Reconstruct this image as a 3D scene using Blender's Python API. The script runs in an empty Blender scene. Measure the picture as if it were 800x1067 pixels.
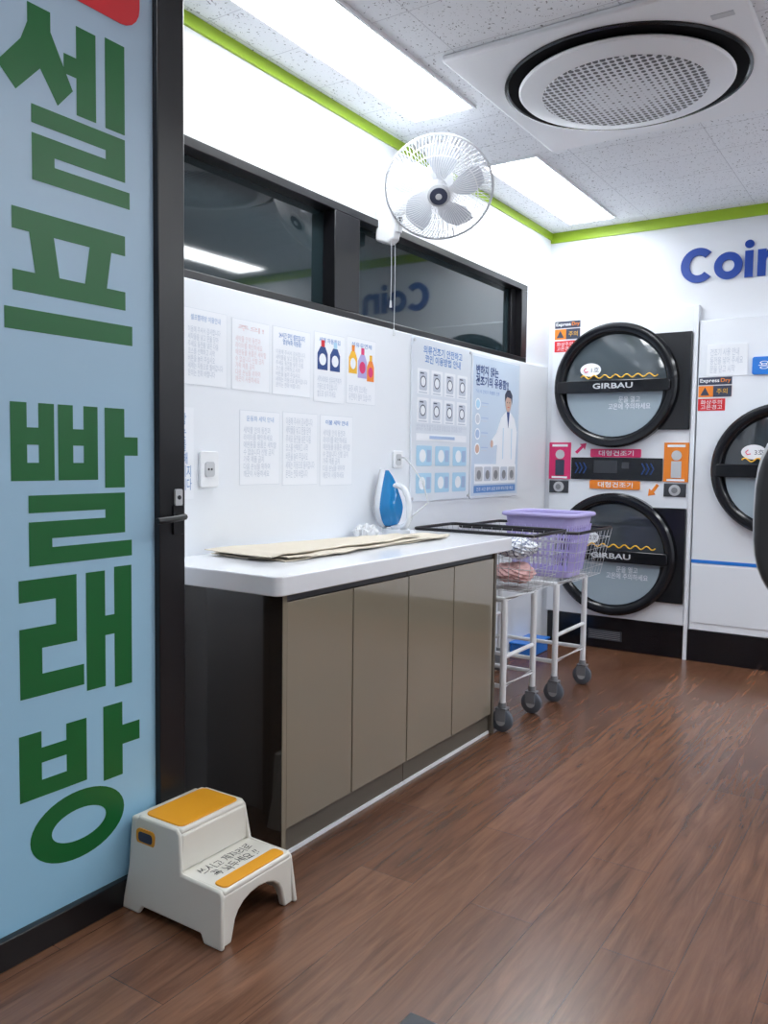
import bpy, bmesh, math, random
from mathutils import Vector as V, Matrix
random.seed(4)
S=bpy.context.scene
COL=S.collection
try:
    S.view_settings.view_transform='Standard'
    S.view_settings.look='None'
    S.view_settings.exposure=0.0
except Exception: pass

# ---------------------------------------------------------------- materials
def mat(name,col,rough=.5,metal=0,coat=0,emit=None,es=0,spec=None,alpha=1,trans=0):
    m=bpy.data.materials.new(name);m.use_nodes=True
    b=m.node_tree.nodes["Principled BSDF"]
    b.inputs["Base Color"].default_value=(*col,1)
    b.inputs["Roughness"].default_value=rough
    b.inputs["Metallic"].default_value=metal
    b.inputs["Coat Weight"].default_value=coat
    b.inputs["Coat Roughness"].default_value=.05
    if spec is not None:b.inputs["Specular IOR Level"].default_value=spec
    b.inputs["Alpha"].default_value=alpha
    b.inputs["Transmission Weight"].default_value=trans
    if emit:
        b.inputs["Emission Color"].default_value=(*emit,1);b.inputs["Emission Strength"].default_value=es
    nt=m.node_tree
    tc=nt.nodes.new("ShaderNodeTexCoord");nz=nt.nodes.new("ShaderNodeTexNoise");nz.inputs["Scale"].default_value=9
    mr=nt.nodes.new("ShaderNodeMapRange");mr.inputs[3].default_value=max(.02,rough-.03);mr.inputs[4].default_value=min(1,rough+.04)
    nt.links.new(tc.outputs["Object"],nz.inputs["Vector"]);nt.links.new(nz.outputs["Fac"],mr.inputs[0]);nt.links.new(mr.outputs[0],b.inputs["Roughness"])
    return m
M={}
M['wall']=mat('white_paint',(.79,.82,.87),.55)
M['board']=mat('white_wall_board',(.81,.845,.895),.35)
M['green']=mat('lime_trim',(.36,.55,.025),.4)
M['black']=mat('black_frame',(.006,.006,.008),.3)
M['blackm']=mat('matt_black',(.003,.003,.004),.85,spec=.1)
M['blackg']=mat('gloss_black_plastic',(.005,.006,.009),.18)
M['darkgrey']=mat('dark_grey_plastic',(.04,.045,.055),.35)
M['midgrey']=mat('grey_plastic',(.22,.23,.25),.4)
M['lgrey']=mat('light_grey',(.55,.57,.60),.4)
M['white']=mat('white_plastic',(.84,.86,.89),.3)
M['whitem']=mat('white_enamel',(.82,.86,.92),.22)
M['top']=mat('white_worktop',(.84,.86,.90),.12)
M['taupe']=mat('gloss_taupe_laminate',(.255,.222,.165),.06,coat=1.0)
M['taupedark']=mat('taupe_plinth',(.12,.105,.082),.3)
M['darkside']=mat('dark_gloss_side',(.030,.023,.019),.08,coat=.8)
M['glass']=mat('night_window_glass',(.014,.026,.031),.03,spec=1.0)
M['letgreen']=mat('green_vinyl',(.001,.130,.024),.4)
M['red']=mat('red_vinyl',(.68,.02,.03),.4)
M['blue']=mat('blue_letter',(.003,.050,.34),.35)
M['blued']=mat('deep_blue_mark',(.01,.05,.22),.35)
M['blue2']=mat('bright_blue',(.02,.20,.70),.3)
M['lblue']=mat('pale_blue_print',(.42,.66,.84),.4)
M['orange']=mat('orange_print',(.85,.24,.02),.4)
M['pink']=mat('pink_print',(.72,.03,.16),.4)
M['yellow']=mat('yellow_print',(.9,.50,.03),.4)
M['pad']=mat('yellow_orange_rubber',(.83,.36,.012),.55)
M['cream']=mat('cream_plastic',(.79,.77,.70),.35)
M['ink']=mat('faint_ink',(.56,.61,.70),.6)
M['inkp']=mat('faint_pink_ink',(.77,.62,.65),.6)
M['inkd']=mat('dark_ink',(.04,.05,.09),.6)
M['inkk']=mat('black_marker',(.012,.012,.015),.5)
M['inkb']=mat('blue_ink',(.12,.27,.58),.6)
M['inkt']=mat('soft_blue_ink',(.38,.50,.71),.6)
M['paper']=mat('paper',(.86,.89,.94),.5)
M['paperg']=mat('grey_poster',(.72,.77,.84),.3)
M['posterb']=mat('blue_white_poster',(.62,.73,.87),.25)
M['skin']=mat('printed_skin',(.62,.42,.34),.5)
M['clearpl']=mat('plastic_sleeve_edge',(.75,.80,.86),.15)
M['steel']=mat('steel_wire',(.62,.63,.66),.3,metal=.8)
M['lilac']=mat('lilac_plastic',(.46,.41,.74),.4)
M['clothb']=mat('beige_cotton',(.64,.58,.48),.9)
M['ironblue']=mat('blue_iron_body',(.01,.20,.50),.15)
M['irongrey']=mat('iron_white_grey',(.74,.78,.84),.25)
M['wheel']=mat('grey_rubber',(.11,.13,.16),.5)
M['doorglass']=mat('dryer_door_glass',(.075,.095,.11),.06,spec=.8)
M['doorglassd']=mat('dryer_door_dark_glass',(.04,.05,.06),.06,spec=.8)
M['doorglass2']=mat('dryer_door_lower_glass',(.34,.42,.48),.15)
M['blade']=mat('fan_blade',(.68,.72,.79),.25)
M['emit']=mat('light_diffuser',(1,1,1),.5,emit=(.94,.975,1.0),es=18.5)
M['leather']=mat('dark_leather',(.03,.032,.036),.4)

def nodes(m):return m.node_tree.nodes,m.node_tree.links,m.node_tree.nodes["Principled BSDF"]
# floor planks
m=mat('walnut_plank_floor',(.2,.1,.06),.3,spec=.75);N,L,B=nodes(m)
tc=N.new("ShaderNodeTexCoord");sx=N.new("ShaderNodeSeparateXYZ");cx=N.new("ShaderNodeCombineXYZ")
L.new(tc.outputs["Object"],sx.inputs[0]);L.new(sx.outputs[1],cx.inputs[0])
ad=N.new("ShaderNodeMath");ad.operation='ADD';ad.inputs[1].default_value=3.6-.04;L.new(sx.outputs[0],ad.inputs[0]);L.new(ad.outputs[0],cx.inputs[1])
br=N.new("ShaderNodeTexBrick");br.inputs["Scale"].default_value=1;br.inputs["Brick Width"].default_value=1.2;br.inputs["Row Height"].default_value=.18
br.inputs["Mortar Size"].default_value=.0010;br.inputs["Mortar Smooth"].default_value=.3;br.offset=.37;br.offset_frequency=2
br.inputs["Color1"].default_value=(.136,.058,.031,1);br.inputs["Color2"].default_value=(.196,.092,.052,1);br.inputs["Mortar"].default_value=(.060,.027,.016,1)
L.new(cx.outputs[0],br.inputs["Vector"])
mp=N.new("ShaderNodeMapping");mp.inputs["Scale"].default_value=(1.3,16,1);L.new(cx.outputs[0],mp.inputs[0])
nz=N.new("ShaderNodeTexNoise");nz.inputs["Scale"].default_value=2.0;nz.inputs["Detail"].default_value=7;nz.inputs["Roughness"].default_value=.62;nz.inputs["Distortion"].default_value=1.0;L.new(mp.outputs[0],nz.inputs["Vector"])
rp=N.new("ShaderNodeValToRGB");rp.color_ramp.elements[0].position=.30;rp.color_ramp.elements[0].color=(.56,.53,.50,1);rp.color_ramp.elements[1].position=.70;rp.color_ramp.elements[1].color=(1.32,1.3,1.27,1)
L.new(nz.outputs["Fac"],rp.inputs[0])
mx=N.new("ShaderNodeMix");mx.data_type='RGBA';mx.blend_type='MULTIPLY';mx.inputs[0].default_value=1
L.new(br.outputs["Color"],mx.inputs[6]);L.new(rp.outputs[0],mx.inputs[7]);L.new(mx.outputs[2],B.inputs["Base Color"])
for l in list(B.inputs["Roughness"].links):L.remove(l)
B.inputs["Roughness"].default_value=.26
bp=N.new("ShaderNodeBump");bp.inputs["Strength"].default_value=.07;bp.inputs["Distance"].default_value=.002;L.new(nz.outputs["Fac"],bp.inputs["Height"]);L.new(bp.outputs[0],B.inputs["Normal"])
M['floor']=m
# ceiling tiles
m=mat('fissured_ceiling_tile',(.8,.8,.8),.8);N,L,B=nodes(m)
tc=N.new("ShaderNodeTexCoord")
mp=N.new("ShaderNodeMapping");mp.inputs["Scale"].default_value=(1,.75,1);L.new(tc.outputs["Object"],mp.inputs[0])
nz=N.new("ShaderNodeTexNoise");nz.inputs["Scale"].default_value=120;nz.inputs["Detail"].default_value=1.2;nz.inputs["Distortion"].default_value=.6;L.new(mp.outputs[0],nz.inputs["Vector"])
rp=N.new("ShaderNodeValToRGB");rp.color_ramp.elements[0].position=.295;rp.color_ramp.elements[0].color=(.26,.27,.29,1);rp.color_ramp.elements[1].position=.345;rp.color_ramp.elements[1].color=(.86,.89,.93,1)
L.new(nz.outputs["Fac"],rp.inputs[0])
br=N.new("ShaderNodeTexBrick");br.offset=.0;br.inputs["Scale"].default_value=1;br.inputs["Brick Width"].default_value=.6;br.inputs["Row Height"].default_value=.3;br.inputs["Mortar Size"].default_value=.002
br.inputs["Color1"].default_value=(1,1,1,1);br.inputs["Color2"].default_value=(.97,.97,.97,1);br.inputs["Mortar"].default_value=(.72,.72,.74,1);L.new(tc.outputs["Object"],br.inputs["Vector"])
mx=N.new("ShaderNodeMix");mx.data_type='RGBA';mx.blend_type='MULTIPLY';mx.inputs[0].default_value=1
L.new(rp.outputs[0],mx.inputs[6]);L.new(br.outputs["Color"],mx.inputs[7]);L.new(mx.outputs[2],B.inputs["Base Color"])
M['ceil']=m
# perforated grille (rows of dots)
m=mat('perforated_grille',(.8,.8,.8),.4);N,L,B=nodes(m)
tc=N.new("ShaderNodeTexCoord")
vo=N.new("ShaderNodeTexVoronoi");vo.inputs["Scale"].default_value=40;vo.inputs["Randomness"].default_value=.08;L.new(tc.outputs["Object"],vo.inputs["Vector"])
rp=N.new("ShaderNodeValToRGB");rp.color_ramp.elements[0].position=.40;rp.color_ramp.elements[0].color=(.09,.095,.105,1);rp.color_ramp.elements[1].position=.46;rp.color_ramp.elements[1].color=(.78,.80,.84,1)
L.new(vo.outputs["Distance"],rp.inputs[0]);L.new(rp.outputs[0],B.inputs["Base Color"])
M['grille']=m
# door film: blue low down, greyer towards the top
m=mat('blue_window_film',(.4,.6,.8),.35);N,L,B=nodes(m)
tc=N.new("ShaderNodeTexCoord");sx=N.new("ShaderNodeSeparateXYZ");L.new(tc.outputs["Object"],sx.inputs[0])
mr=N.new("ShaderNodeMapRange");mr.inputs[1].default_value=0;mr.inputs[2].default_value=2.5;L.new(sx.outputs[2],mr.inputs[0])
rp=N.new("ShaderNodeValToRGB");rp.color_ramp.elements[0].color=(.34,.64,.86,1);rp.color_ramp.elements[1].color=(.42,.53,.65,1);L.new(mr.outputs[0],rp.inputs[0]);L.new(rp.outputs[0],B.inputs["Base Color"])
M['film']=m
# laundry cloth: checks
m=mat('checked_cloth',(.5,.5,.5),.9);N,L,B=nodes(m)
tc=N.new("ShaderNodeTexCoord");ck=N.new("ShaderNodeTexBrick");ck.inputs["Scale"].default_value=1;ck.offset=0;ck.inputs["Brick Width"].default_value=.035;ck.inputs["Row Height"].default_value=.035;ck.inputs["Mortar Size"].default_value=.004
ck.inputs["Color1"].default_value=(.80,.82,.86,1);ck.inputs["Color2"].default_value=(.74,.76,.82,1);ck.inputs["Mortar"].default_value=(.25,.28,.38,1)
L.new(tc.outputs["Object"],ck.inputs["Vector"]);L.new(ck.outputs["Color"],B.inputs["Base Color"]);M['check']=m
M['pinkcloth']=mat('pink_cloth',(.74,.46,.45),.9)
M['greycloth']=mat('grey_cloth',(.62,.63,.67),.9)
M['whitecloth']=mat('white_cloth',(.74,.76,.79),.9)

# ---------------------------------------------------------------- mesh tools
class F:
    def __init__(s,o,r,u):
        s.o=V(o);s.r=V(r).normalized();s.u=V(u).normalized();s.n=s.r.cross(s.u)
    def p(s,a,b,d=0):return s.o+s.r*a+s.u*b+s.n*d
WALL=F((0,0,0),(0,1,0),(0,0,1))
BACK=F((0,5.17,0),(1,0,0),(0,0,1))
DOOR=F((.354,0,0),(0,1,0),(0,0,1))
def empty(name,loc,label,cat,group=None):
    e=bpy.data.objects.new(name,None);e.location=loc;e.empty_display_size=.05;COL.objects.link(e)
    e["label"]=label;e["category"]=cat
    if group:e["group"]=group
    return e
def structure(o,label,cat):
    o["kind"]="structure";o["label"]=label;o["category"]=cat
def adopt(o,parent):
    if parent is not None:
        o.parent=parent
        if parent.type=='EMPTY':o.matrix_parent_inverse=Matrix.Translation(-V(parent.location))
class MB:
    def __init__(s):s.bm=bmesh.new();s.m=[]
    def mi(s,k):
        k=M[k] if isinstance(k,str) else k
        if k not in s.m:s.m.append(k)
        return s.m.index(k)
    def face(s,vs,k):
        try:f=s.bm.faces.new(vs);f.material_index=s.mi(k);return f
        except ValueError:return None
    def prism(s,fr,poly,d0,d1,k):
        a=[s.bm.verts.new(fr.p(x,y,d0)) for x,y in poly];b=[s.bm.verts.new(fr.p(x,y,d1)) for x,y in poly]
        s.face(b,k);s.face(a[::-1],k);n=len(poly)
        for i in range(n):s.face([a[i],a[(i+1)%n],b[(i+1)%n],b[i]],k)
        return s
    def rect(s,fr,x0,y0,x1,y1,d0,d1,k):
        return s.prism(fr,[(x0,y0),(x1,y0),(x1,y1),(x0,y1)],d0,d1,k)
    def rrect(s,fr,x0,y0,x1,y1,r,d0,d1,k,seg=5):
        P=[]
        for cx,cy,a0 in((x1-r,y0+r,-90),(x1-r,y1-r,0),(x0+r,y1-r,90),(x0+r,y0+r,180)):
            for i in range(seg+1):
                a=math.radians(a0+90*i/seg);P.append((cx+r*math.cos(a),cy+r*math.sin(a)))
        return s.prism(fr,P,d0,d1,k)
    def disc(s,fr,cx,cy,rx,ry,d0,d1,k,seg=32):
        return s.prism(fr,[(cx+rx*math.cos(2*math.pi*i/seg),cy+ry*math.sin(2*math.pi*i/seg)) for i in range(seg)],d0,d1,k)
    def arc(s,fr,cx,cy,RX,RY,rx,ry,a0,a1,d0,d1,k,seg=28):
        P=[]
        for i in range(seg+1):
            a=math.radians(a0+(a1-a0)*i/seg);P.append((cx+RX*math.cos(a),cy+RY*math.sin(a)))
        Q=[]
        for i in range(seg+1):
            a=math.radians(a0+(a1-a0)*i/seg);Q.append((cx+rx*math.cos(a),cy+ry*math.sin(a)))
        vs=[[s.bm.verts.new(fr.p(x,y,d)) for x,y in R_] for R_,d in((P,d0),(P,d1),(Q,d1),(Q,d0))]
        for j in range(4):
            A,Bq=vs[j],vs[(j+1)%4]
            for i in range(seg):s.face([A[i],A[i+1],Bq[i+1],Bq[i]],k)
        s.face([v[0] for v in vs],k);s.face([v[-1] for v in vs][::-1],k)
        return s
    def annulus(s,fr,cx,cy,R,r,d0,d1,k,ry=1,seg=40,ry2=None):
        rings=[]
        if ry2 is None:ry2=ry
        for rad,d,q in((R,d0,ry),(R,d1,ry),(r,d1,ry2),(r,d0,ry2)):
            rings.append([s.bm.verts.new(fr.p(cx+rad*math.cos(2*math.pi*i/seg),cy+q*rad*math.sin(2*math.pi*i/seg),d)) for i in range(seg)])
        for j in range(4):
            A,Bq=rings[j],rings[(j+1)%4]
            for i in range(seg):s.face([A[i],A[(i+1)%seg],Bq[(i+1)%seg],Bq[i]],k)
        return s
    def box(s,a,b,k):
        fr=F((0,0,0),(1,0,0),(0,1,0));return s.rect(fr,a[0],a[1],b[0],b[1],a[2],b[2],k)
    def lathe(s,fr,cx,cy,prof,k,seg=48,cap0=False,cap1=False):
        rings=[[s.bm.verts.new(fr.p(cx+r*math.cos(2*math.pi*i/seg),cy+r*math.sin(2*math.pi*i/seg),d)) for i in range(seg)] for r,d in prof]
        for A,Bq in zip(rings,rings[1:]):
            for i in range(seg):s.face([A[i],A[(i+1)%seg],Bq[(i+1)%seg],Bq[i]],k)
        if cap0:s.face(rings[0][::-1],k)
        if cap1:s.face(rings[-1],k)
        return s
    def tube(s,pts,r,k,seg=8,closed=False,r1=None):
        pts=[V(p) for p in pts];n=len(pts);rings=[];prev=None
        for i,p in enumerate(pts):
            if closed:t=(pts[(i+1)%n]-pts[i-1])
            else:t=pts[min(i+1,n-1)]-pts[max(i-1,0)]
            t.normalize()
            if prev is None:
                a=V((0,0,1)) if abs(t.z)<.9 else V((1,0,0))
                nn=t.cross(a).normalized()
            else:nn=(prev-t*prev.dot(t)).normalized()
            prev=nn;b=t.cross(nn)
            rr=r if r1 is None else r+(r1-r)*i/(n-1)
            rings.append([s.bm.verts.new(p+nn*rr*math.cos(2*math.pi*j/seg)+b*rr*math.sin(2*math.pi*j/seg)) for j in range(seg)])
        m_=n if closed else n-1
        for i in range(m_):
            A,Bq=rings[i],rings[(i+1)%n]
            for j in range(seg):s.face([A[j],A[(j+1)%seg],Bq[(j+1)%seg],Bq[j]],k)
        if not closed:s.face(rings[0][::-1],k);s.face(rings[-1],k)
        return s
    def done(s,name,parent=None,bevel=0,smooth=True,seg=2,sub=0,label=None,cat=None,group=None,xf=None):
        bm=s.bm
        if xf:
            for v in bm.verts:v.co=xf(v.co)
        bmesh.ops.recalc_face_normals(bm,faces=bm.faces)
        if smooth:
            for f in bm.faces:f.smooth=True
            for e in bm.edges:
                if len(e.link_faces)==2 and e.calc_face_angle(0)>math.radians(38):e.smooth=False
        me=bpy.data.meshes.new(name);bm.to_mesh(me);bm.free()
        for k in s.m:me.materials.append(k)
        o=bpy.data.objects.new(name,me);COL.objects.link(o)
        if bevel:
            b=o.modifiers.new("bevel",'BEVEL');b.width=bevel;b.segments=seg;b.limit_method='ANGLE';b.angle_limit=math.radians(40)
        if sub:
            b=o.modifiers.new("sub",'SUBSURF');b.levels=sub;b.render_levels=sub
        if parent is not None:adopt(o,parent)
        else:
            xs=[v.co for v in me.vertices]
            c=V(((min(v.x for v in xs)+max(v.x for v in xs))/2,(min(v.y for v in xs)+max(v.y for v in xs))/2,min(v.z for v in xs)))
            if cat!='__keep' :
                me.transform(Matrix.Translation(-c));o.location=c
        if label:o["label"]=label
        if cat and cat!='__keep':o["category"]=cat
        if group:o["group"]=group
        return o
def text(body,fr,x0,y0,w,h,d,k,name,parent,off=0,ext=.0003,align='LEFT',ls=1.0,wob=0):
    cu=bpy.data.curves.new("t",'FONT');cu.body=body;cu.size=1;cu.offset=off;cu.extrude=0;cu.align_x=align;cu.space_line=ls;cu.resolution_u=3
    ob=bpy.data.objects.new("t",cu);COL.objects.link(ob)
    dg=bpy.context.evaluated_depsgraph_get();dg.update()
    me=bpy.data.meshes.new_from_object(ob.evaluated_get(dg));bpy.data.objects.remove(ob);bpy.data.curves.remove(cu)
    if len(me.vertices)==0:return None
    if wob:
        for v in me.vertices:
            x,y=v.co.x,v.co.y
            v.co.x=x+wob*math.sin(4.3*y+1.3*x)+wob*.5*math.sin(9*y+2*x);v.co.y=y+wob*1.3*math.sin(2.1*x+.7)+wob*.6*math.sin(6.3*x+3*y)
    X=[v.co.x for v in me.vertices];Y=[v.co.y for v in me.vertices]
    ax,bx,ay,by=min(X),max(X),min(Y),max(Y)
    sx=w/(bx-ax) if w else h/(by-ay);sy=h/(by-ay) if h else sx
    for v in me.vertices:
        v.co=fr.p(x0+(v.co.x-ax)*sx,y0+(v.co.y-ay)*sy,d+ext)
    me.name=name;me.materials.clear();me.materials.append(M[k] if isinstance(k,str) else k)
    o=bpy.data.objects.new(name,me);COL.objects.link(o);adopt(o,parent);return o

# ---------------------------------------------------------------- room shell
ZC=2.663;YB=5.20;XR=4.6;YN=-2.4
def shell(mb,name,label,cat,**k):
    o=mb.done(name,cat='__keep',**k);structure(o,label,cat);return o
shell(MB().box((-.2,YN-.1,-.06),(XR+.1,YB+.1,0),'floor'),'floor','dark brown wood-plank floor','floor')
shell(MB().box((-.2,YN-.1,ZC),(XR+.1,YB+.1,ZC+.06),'ceil'),'ceiling','white fissured ceiling tiles','ceiling')
shell(MB().box((-.2,YB,0),(XR+.1,YB+.1,ZC),'wall'),'wall_back','white painted wall behind the dryers','wall')
shell(MB().box((XR,YN,0),(XR+.1,YB,ZC),'wall'),'wall_right','white painted side wall','wall')
shell(MB().box((-.2,YN-.1,0),(XR+.1,YN,ZC),'wall'),'wall_near','white painted entrance wall','wall')
w=MB()
w.box((-.2,1.60,1.79),(-.03,1.66,2.262),'wall');w.box((-.2,1.60,2.262),(-.03,YB,ZC),'wall')
w.box((-.2,4.80,1.79),(-.03,YB,2.262),'wall');w.box((-.2,1.60,0),(-.03,YB,1.79),'wall')
w.box((-.2,YN,0),(.29,1.60,ZC),'wall')
shell(w,'wall_left','white painted wall with a long high window','wall')
shell(MB().box((-.03,1.60,0),(0,5.11,1.79),'board'),'trim_1','smooth white board covering the lower wall','wall panel',bevel=.003)
g=MB();g.box((-.03,1.60,2.620),(-.018,YB-.012,ZC),'green');shell(g,'trim_2','lime green strip along the ceiling edge','trim')
g=MB();g.box((-.03,YB-.012,2.60),(XR,YB,ZC),'green');shell(g,'trim_3','lime green strip above the back wall','trim')
shell(MB().box((.92,5.165,0),(XR,YB,.185),'blackg'),'baseboard_back','glossy black plinth below the machines','baseboard')
# window
w=MB()
y0,y1,z0,z1=1.66,4.80,1.792,2.260
for a,b in(((-.10,y0,z0),(-.012,y1,z0+.030)),((-.10,y0,z1-.035),(-.012,y1,z1)),((-.10,y0,z0+.03),(-.012,y0+.05,z1-.035)),((-.10,y1-.08,z0+.03),(-.012,y1,z1-.035)),((-.10,2.83,z0+.03),(-.012,3.01,z1-.035)),((-.10,4.66,z0+.03),(-.055,4.72,z1-.035))):
    w.box(a,b,'black')
o=w.done('window_1',cat='__keep',bevel=.003);structure(o,'long dark-framed window with night behind it','window')
for i,(a,b) in enumerate(((y0+.05,2.83),(3.01,4.66))):
    p=MB().box((-.085,a,z0+.03),(-.075,b,z1-.035),'glass').done('window_pane',parent=o)
# ---------------------------------------------------------------- ceiling light panels
def clight(x0,y0):
    e=empty('ceiling_light_panel',(x0+.15,y0+.6,ZC-.012),'flat rectangular white LED panel lit in the ceiling, right-hand rows added for fill light','ceiling light','ceiling light panels')
    fr=MB();a=.012
    for p,q in(((x0,y0,ZC-.012),(x0+.30,y0+a,ZC)),((x0,y0+1.2-a,ZC-.012),(x0+.3,y0+1.2,ZC)),((x0,y0+a,ZC-.012),(x0+a,y0+1.2-a,ZC)),((x0+.3-a,y0+a,ZC-.012),(x0+.3,y0+1.2-a,ZC))):fr.box(p,q,'white')
    fr.done('frame',e);MB().box((x0+a,y0+a,ZC-.009),(x0+.3-a,y0+1.2-a,ZC-.001),'emit').done('diffuser',e)
for x,y in((.155,.13),(.155,1.97),(.155,3.815),(2.15,.13),(2.15,1.97),(2.15,3.815),(3.7,1.97),(3.7,3.815)):clight(x,y)  # rows beyond the left one are unseen, added to brighten the room
# ---------------------------------------------------------------- ceiling cassette air conditioner
e=empty('ceiling_air_conditioner',(1.06,3.25,2.60),'white square ceiling cassette with round black slot and perforated disc','air conditioner')
DN=F((0,0,ZC),(1,0,0),(0,-1,0))  # normal -z
ac=(1.058,-3.228)
MB().rect(DN,.545,-3.775,1.56,-2.72,0,.024,'white').done('panel',e,bevel=.008)
MB().annulus(DN,*ac,.445,.34,.022,.027,'blackm',seg=72).done('air_slot',e)
MB().lathe(DN,*ac,[(.452,.022),(.452,.030),(.442,.032),(.436,.026)],'blackg',seg=72).done('slot_rim',e)
MB().lathe(DN,*ac,[(.36,.028),(.392,.036),(.397,.042),(.390,.050),(.33,.060),(.305,.063)],'white',seg=72,cap0=True,cap1=True).done('disc',e)
MB().lathe(DN,*ac,[(.306,.0632),(.304,.066),(.1,.072)],'grille',seg=64,cap1=True).done('grille',e)
MB().rect(DN,1.44,-2.93,1.51,-2.90,.024,.026,'lgrey').done('maker_plate',e)
# ---------------------------------------------------------------- door
D=MB();D.box((.315,1.540,0),(.372,1.632,2.62),'black');D.box((.315,.55,0),(.372,.64,2.62),'black');D.box((.315,.64,0),(.372,1.54,.072),'black');D.box((.315,.64,2.52),(.372,1.54,2.62),'black')
o=D.done('door_1',cat='__keep',bevel=.003);structure(o,'black framed glass entrance door covered with blue lettered film','door')
MB().box((.33,.64,.072),(.352,1.54,2.52),'film').done('door_film',o)
hb=MB();hb.tube([(.372,1.60,1.03),(.405,1.60,1.03),(.41,1.55,1.026),(.41,1.50,1.024)],.009,'black');hb.box((.372,1.585,.98),(.378,1.622,1.06),'black');hb.done('handle',o,bevel=.001)
lk=MB();lk.rrect(DOOR,1.592,1.06,1.618,1.105,.005,.018,.024,'lgrey');lk.disc(DOOR,1.605,1.082,.006,.006,.024,.026,'darkgrey',12);lk.done('lock',o)
MB().box((.29,1.60,0),(.315,1.632,2.62),'black').done('jamb',o)
lt=MB()
def gl(box,rects=(),polys=(),rings=()):
    a,b,c,d=box
    X=lambda u:a+(b-a)*u
    Z=lambda v:d-(d-c)*v
    for u0,v0,u1,v1 in rects:lt.rect(DOOR,X(u0),Z(v1),X(u1),Z(v0),-.0015,-.0010,'letgreen')
    for P in polys:lt.prism(DOOR,[(X(u),Z(v)) for u,v in P],-.0015,-.0010,'letgreen')
    for u,v,ru,rv,t in rings:
        A=ru*(b-a);Bv=rv*(d-c)
        lt.annulus(DOOR,X(u),Z(v),A,A-t,-.0015,-.0010,'letgreen',ry=Bv/A,ry2=(Bv-t*.8)/(A-t))
def rieul(u0,v0,u1,v1,t,s,ex=0):
    h=v1-v0;return [(u0,v0,u1,v0+t),(u1-s,v0+t,u1,v0+h*.5-t/2),(u0,v0+h*.5-t/2,u1,v0+h*.5+t/2),(u0,v0+h*.5+t/2,u0+s,v1-t),(u0,v1-t,u1+ex,v1)]
# 셀
gl((1.115,1.462,1.826,2.225),rieul(.20,.575,.96,1.0,.105,.17,.04)+[(.45,.21,.55,.325),(.55,.02,.71,.54),(.79,.0,.96,.545)],
   [[(.18,.02),(.35,.02),(.35,.13),(.52,.41),(.40,.53),(.27,.36),(.09,.53),(-.04,.42),(.13,.24),(.18,.13)]])
# 프
gl((1.110,1.468,1.480,1.755),[(.06,0,.94,.18),(.06,.51,.94,.68),(0,.82,1,1)],[[(.18,.18),(.36,.18),(.40,.51),(.22,.51)],[(.64,.18),(.82,.18),(.78,.51),(.60,.51)]])
# 빨
gl((1.120,1.480,.933,1.316),[(0,0,.115,.475),(.20,0,.315,.475),(.115,.15,.2,.255),(.115,.365,.2,.475),(.345,0,.46,.475),(.545,0,.66,.475),(.46,.15,.545,.255),(.46,.365,.545,.475),(.72,0,.89,.53),(.89,.19,1.01,.315)]+rieul(.12,.565,.89,1.0,.108,.17,.06))
# 래
gl((1.135,1.460,.592,.908),rieul(0,.02,.48,.91,.165,.18,.06)+[(.565,.02,.74,.97),(.83,0,1,1),(.74,.39,.83,.55)])
# 방
gl((1.130,1.484,.180,.548),[(.0,.04,.165,.475),(.36,.04,.525,.475),(.165,.15,.36,.25),(.165,.365,.36,.475),(.67,0,.84,.53),(.84,.17,1,.31)],(),[(.46,.765,.39,.235,.058)])
lt.done('film_lettering',o,smooth=False,label='large dark green Korean lettering')
rb=MB();rb.rrect(DOOR,1.02,2.278,1.497,2.50,.06,-.0015,.0,'red');rb.done('film_emblem',o,smooth=False,label='red rounded emblem')
rb=MB();rb.prism(DOOR,[(1.10,2.50),(1.22,2.40),(1.30,2.335),(1.40,2.37),(1.45,2.45),(1.38,2.44),(1.31,2.39),(1.22,2.46),(1.17,2.50)],.0002,.0008,'paper');rb.done('emblem_mark',o,smooth=False)
# ---------------------------------------------------------------- cabinets + worktop
def cabinet(y0,y1,seam,near,far,label):
    e=empty('base_cabinet',(.28,(y0+y1)/2,0),label,'cabinet')
    b=MB();b.box((.02,y0+.002,.084),(.528,y1-.002,.794),'darkside');b.done('body',e)
    for a,c in((y0,seam),(seam,y1)):
        MB().box((.530,a+.003,.088),(.549,c-.003,.772),'taupe').done('door',e,bevel=.0015)
    MB().box((.02,y0+.002,0.0),(.535,y1-.002,.084),'taupedark').done('toe_kick',e)
    MB().box((.535,y0+.002,0.0),(.541,y1-.002,.012),'white').done('floor_seal',e)
    MB().box((.528,y0+.002,.774),(.540,y1-.002,.794),'darkgrey').done('top_rail',e)
    if near:
        MB().box((.003,1.842,0),(.550,1.860,.794),'darkside').done('side_panel',e,bevel=.001)
        MB().box((.550,1.842,0),(.552,1.860,.794),'taupe').done('edge_band',e)
    if far:
        MB().box((.003,3.247,0),(.552,3.268,.794),'taupedark').done('side_panel',e,bevel=.001)
cabinet(1.862,2.545,2.200,True,False,'glossy taupe two-door base cabinet with dark end panel')
cabinet(2.545,3.245,2.888,False,True,'glossy taupe two-door base cabinet beside the carts')
t=MB();fr=F((0,0,0),(1,0,0),(0,1,0))
P=[(.003,1.80)]
r=.03
for i in range(7):
    a=math.radians(-90+15*i);P.append((.572-r+r*math.cos(a),1.80+r+r*math.sin(a)))
for i in range(7):
    a=math.radians(15*i);P.append((.572-r+r*math.cos(a),3.395-r+r*math.sin(a)))
P.append((.003,3.395))
t.prism(fr,P,.797,.855,'top')
o=t.done('worktop',bevel=.004,label='long white solid worktop with rounded corners over the cabinets',cat='worktop')
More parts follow.
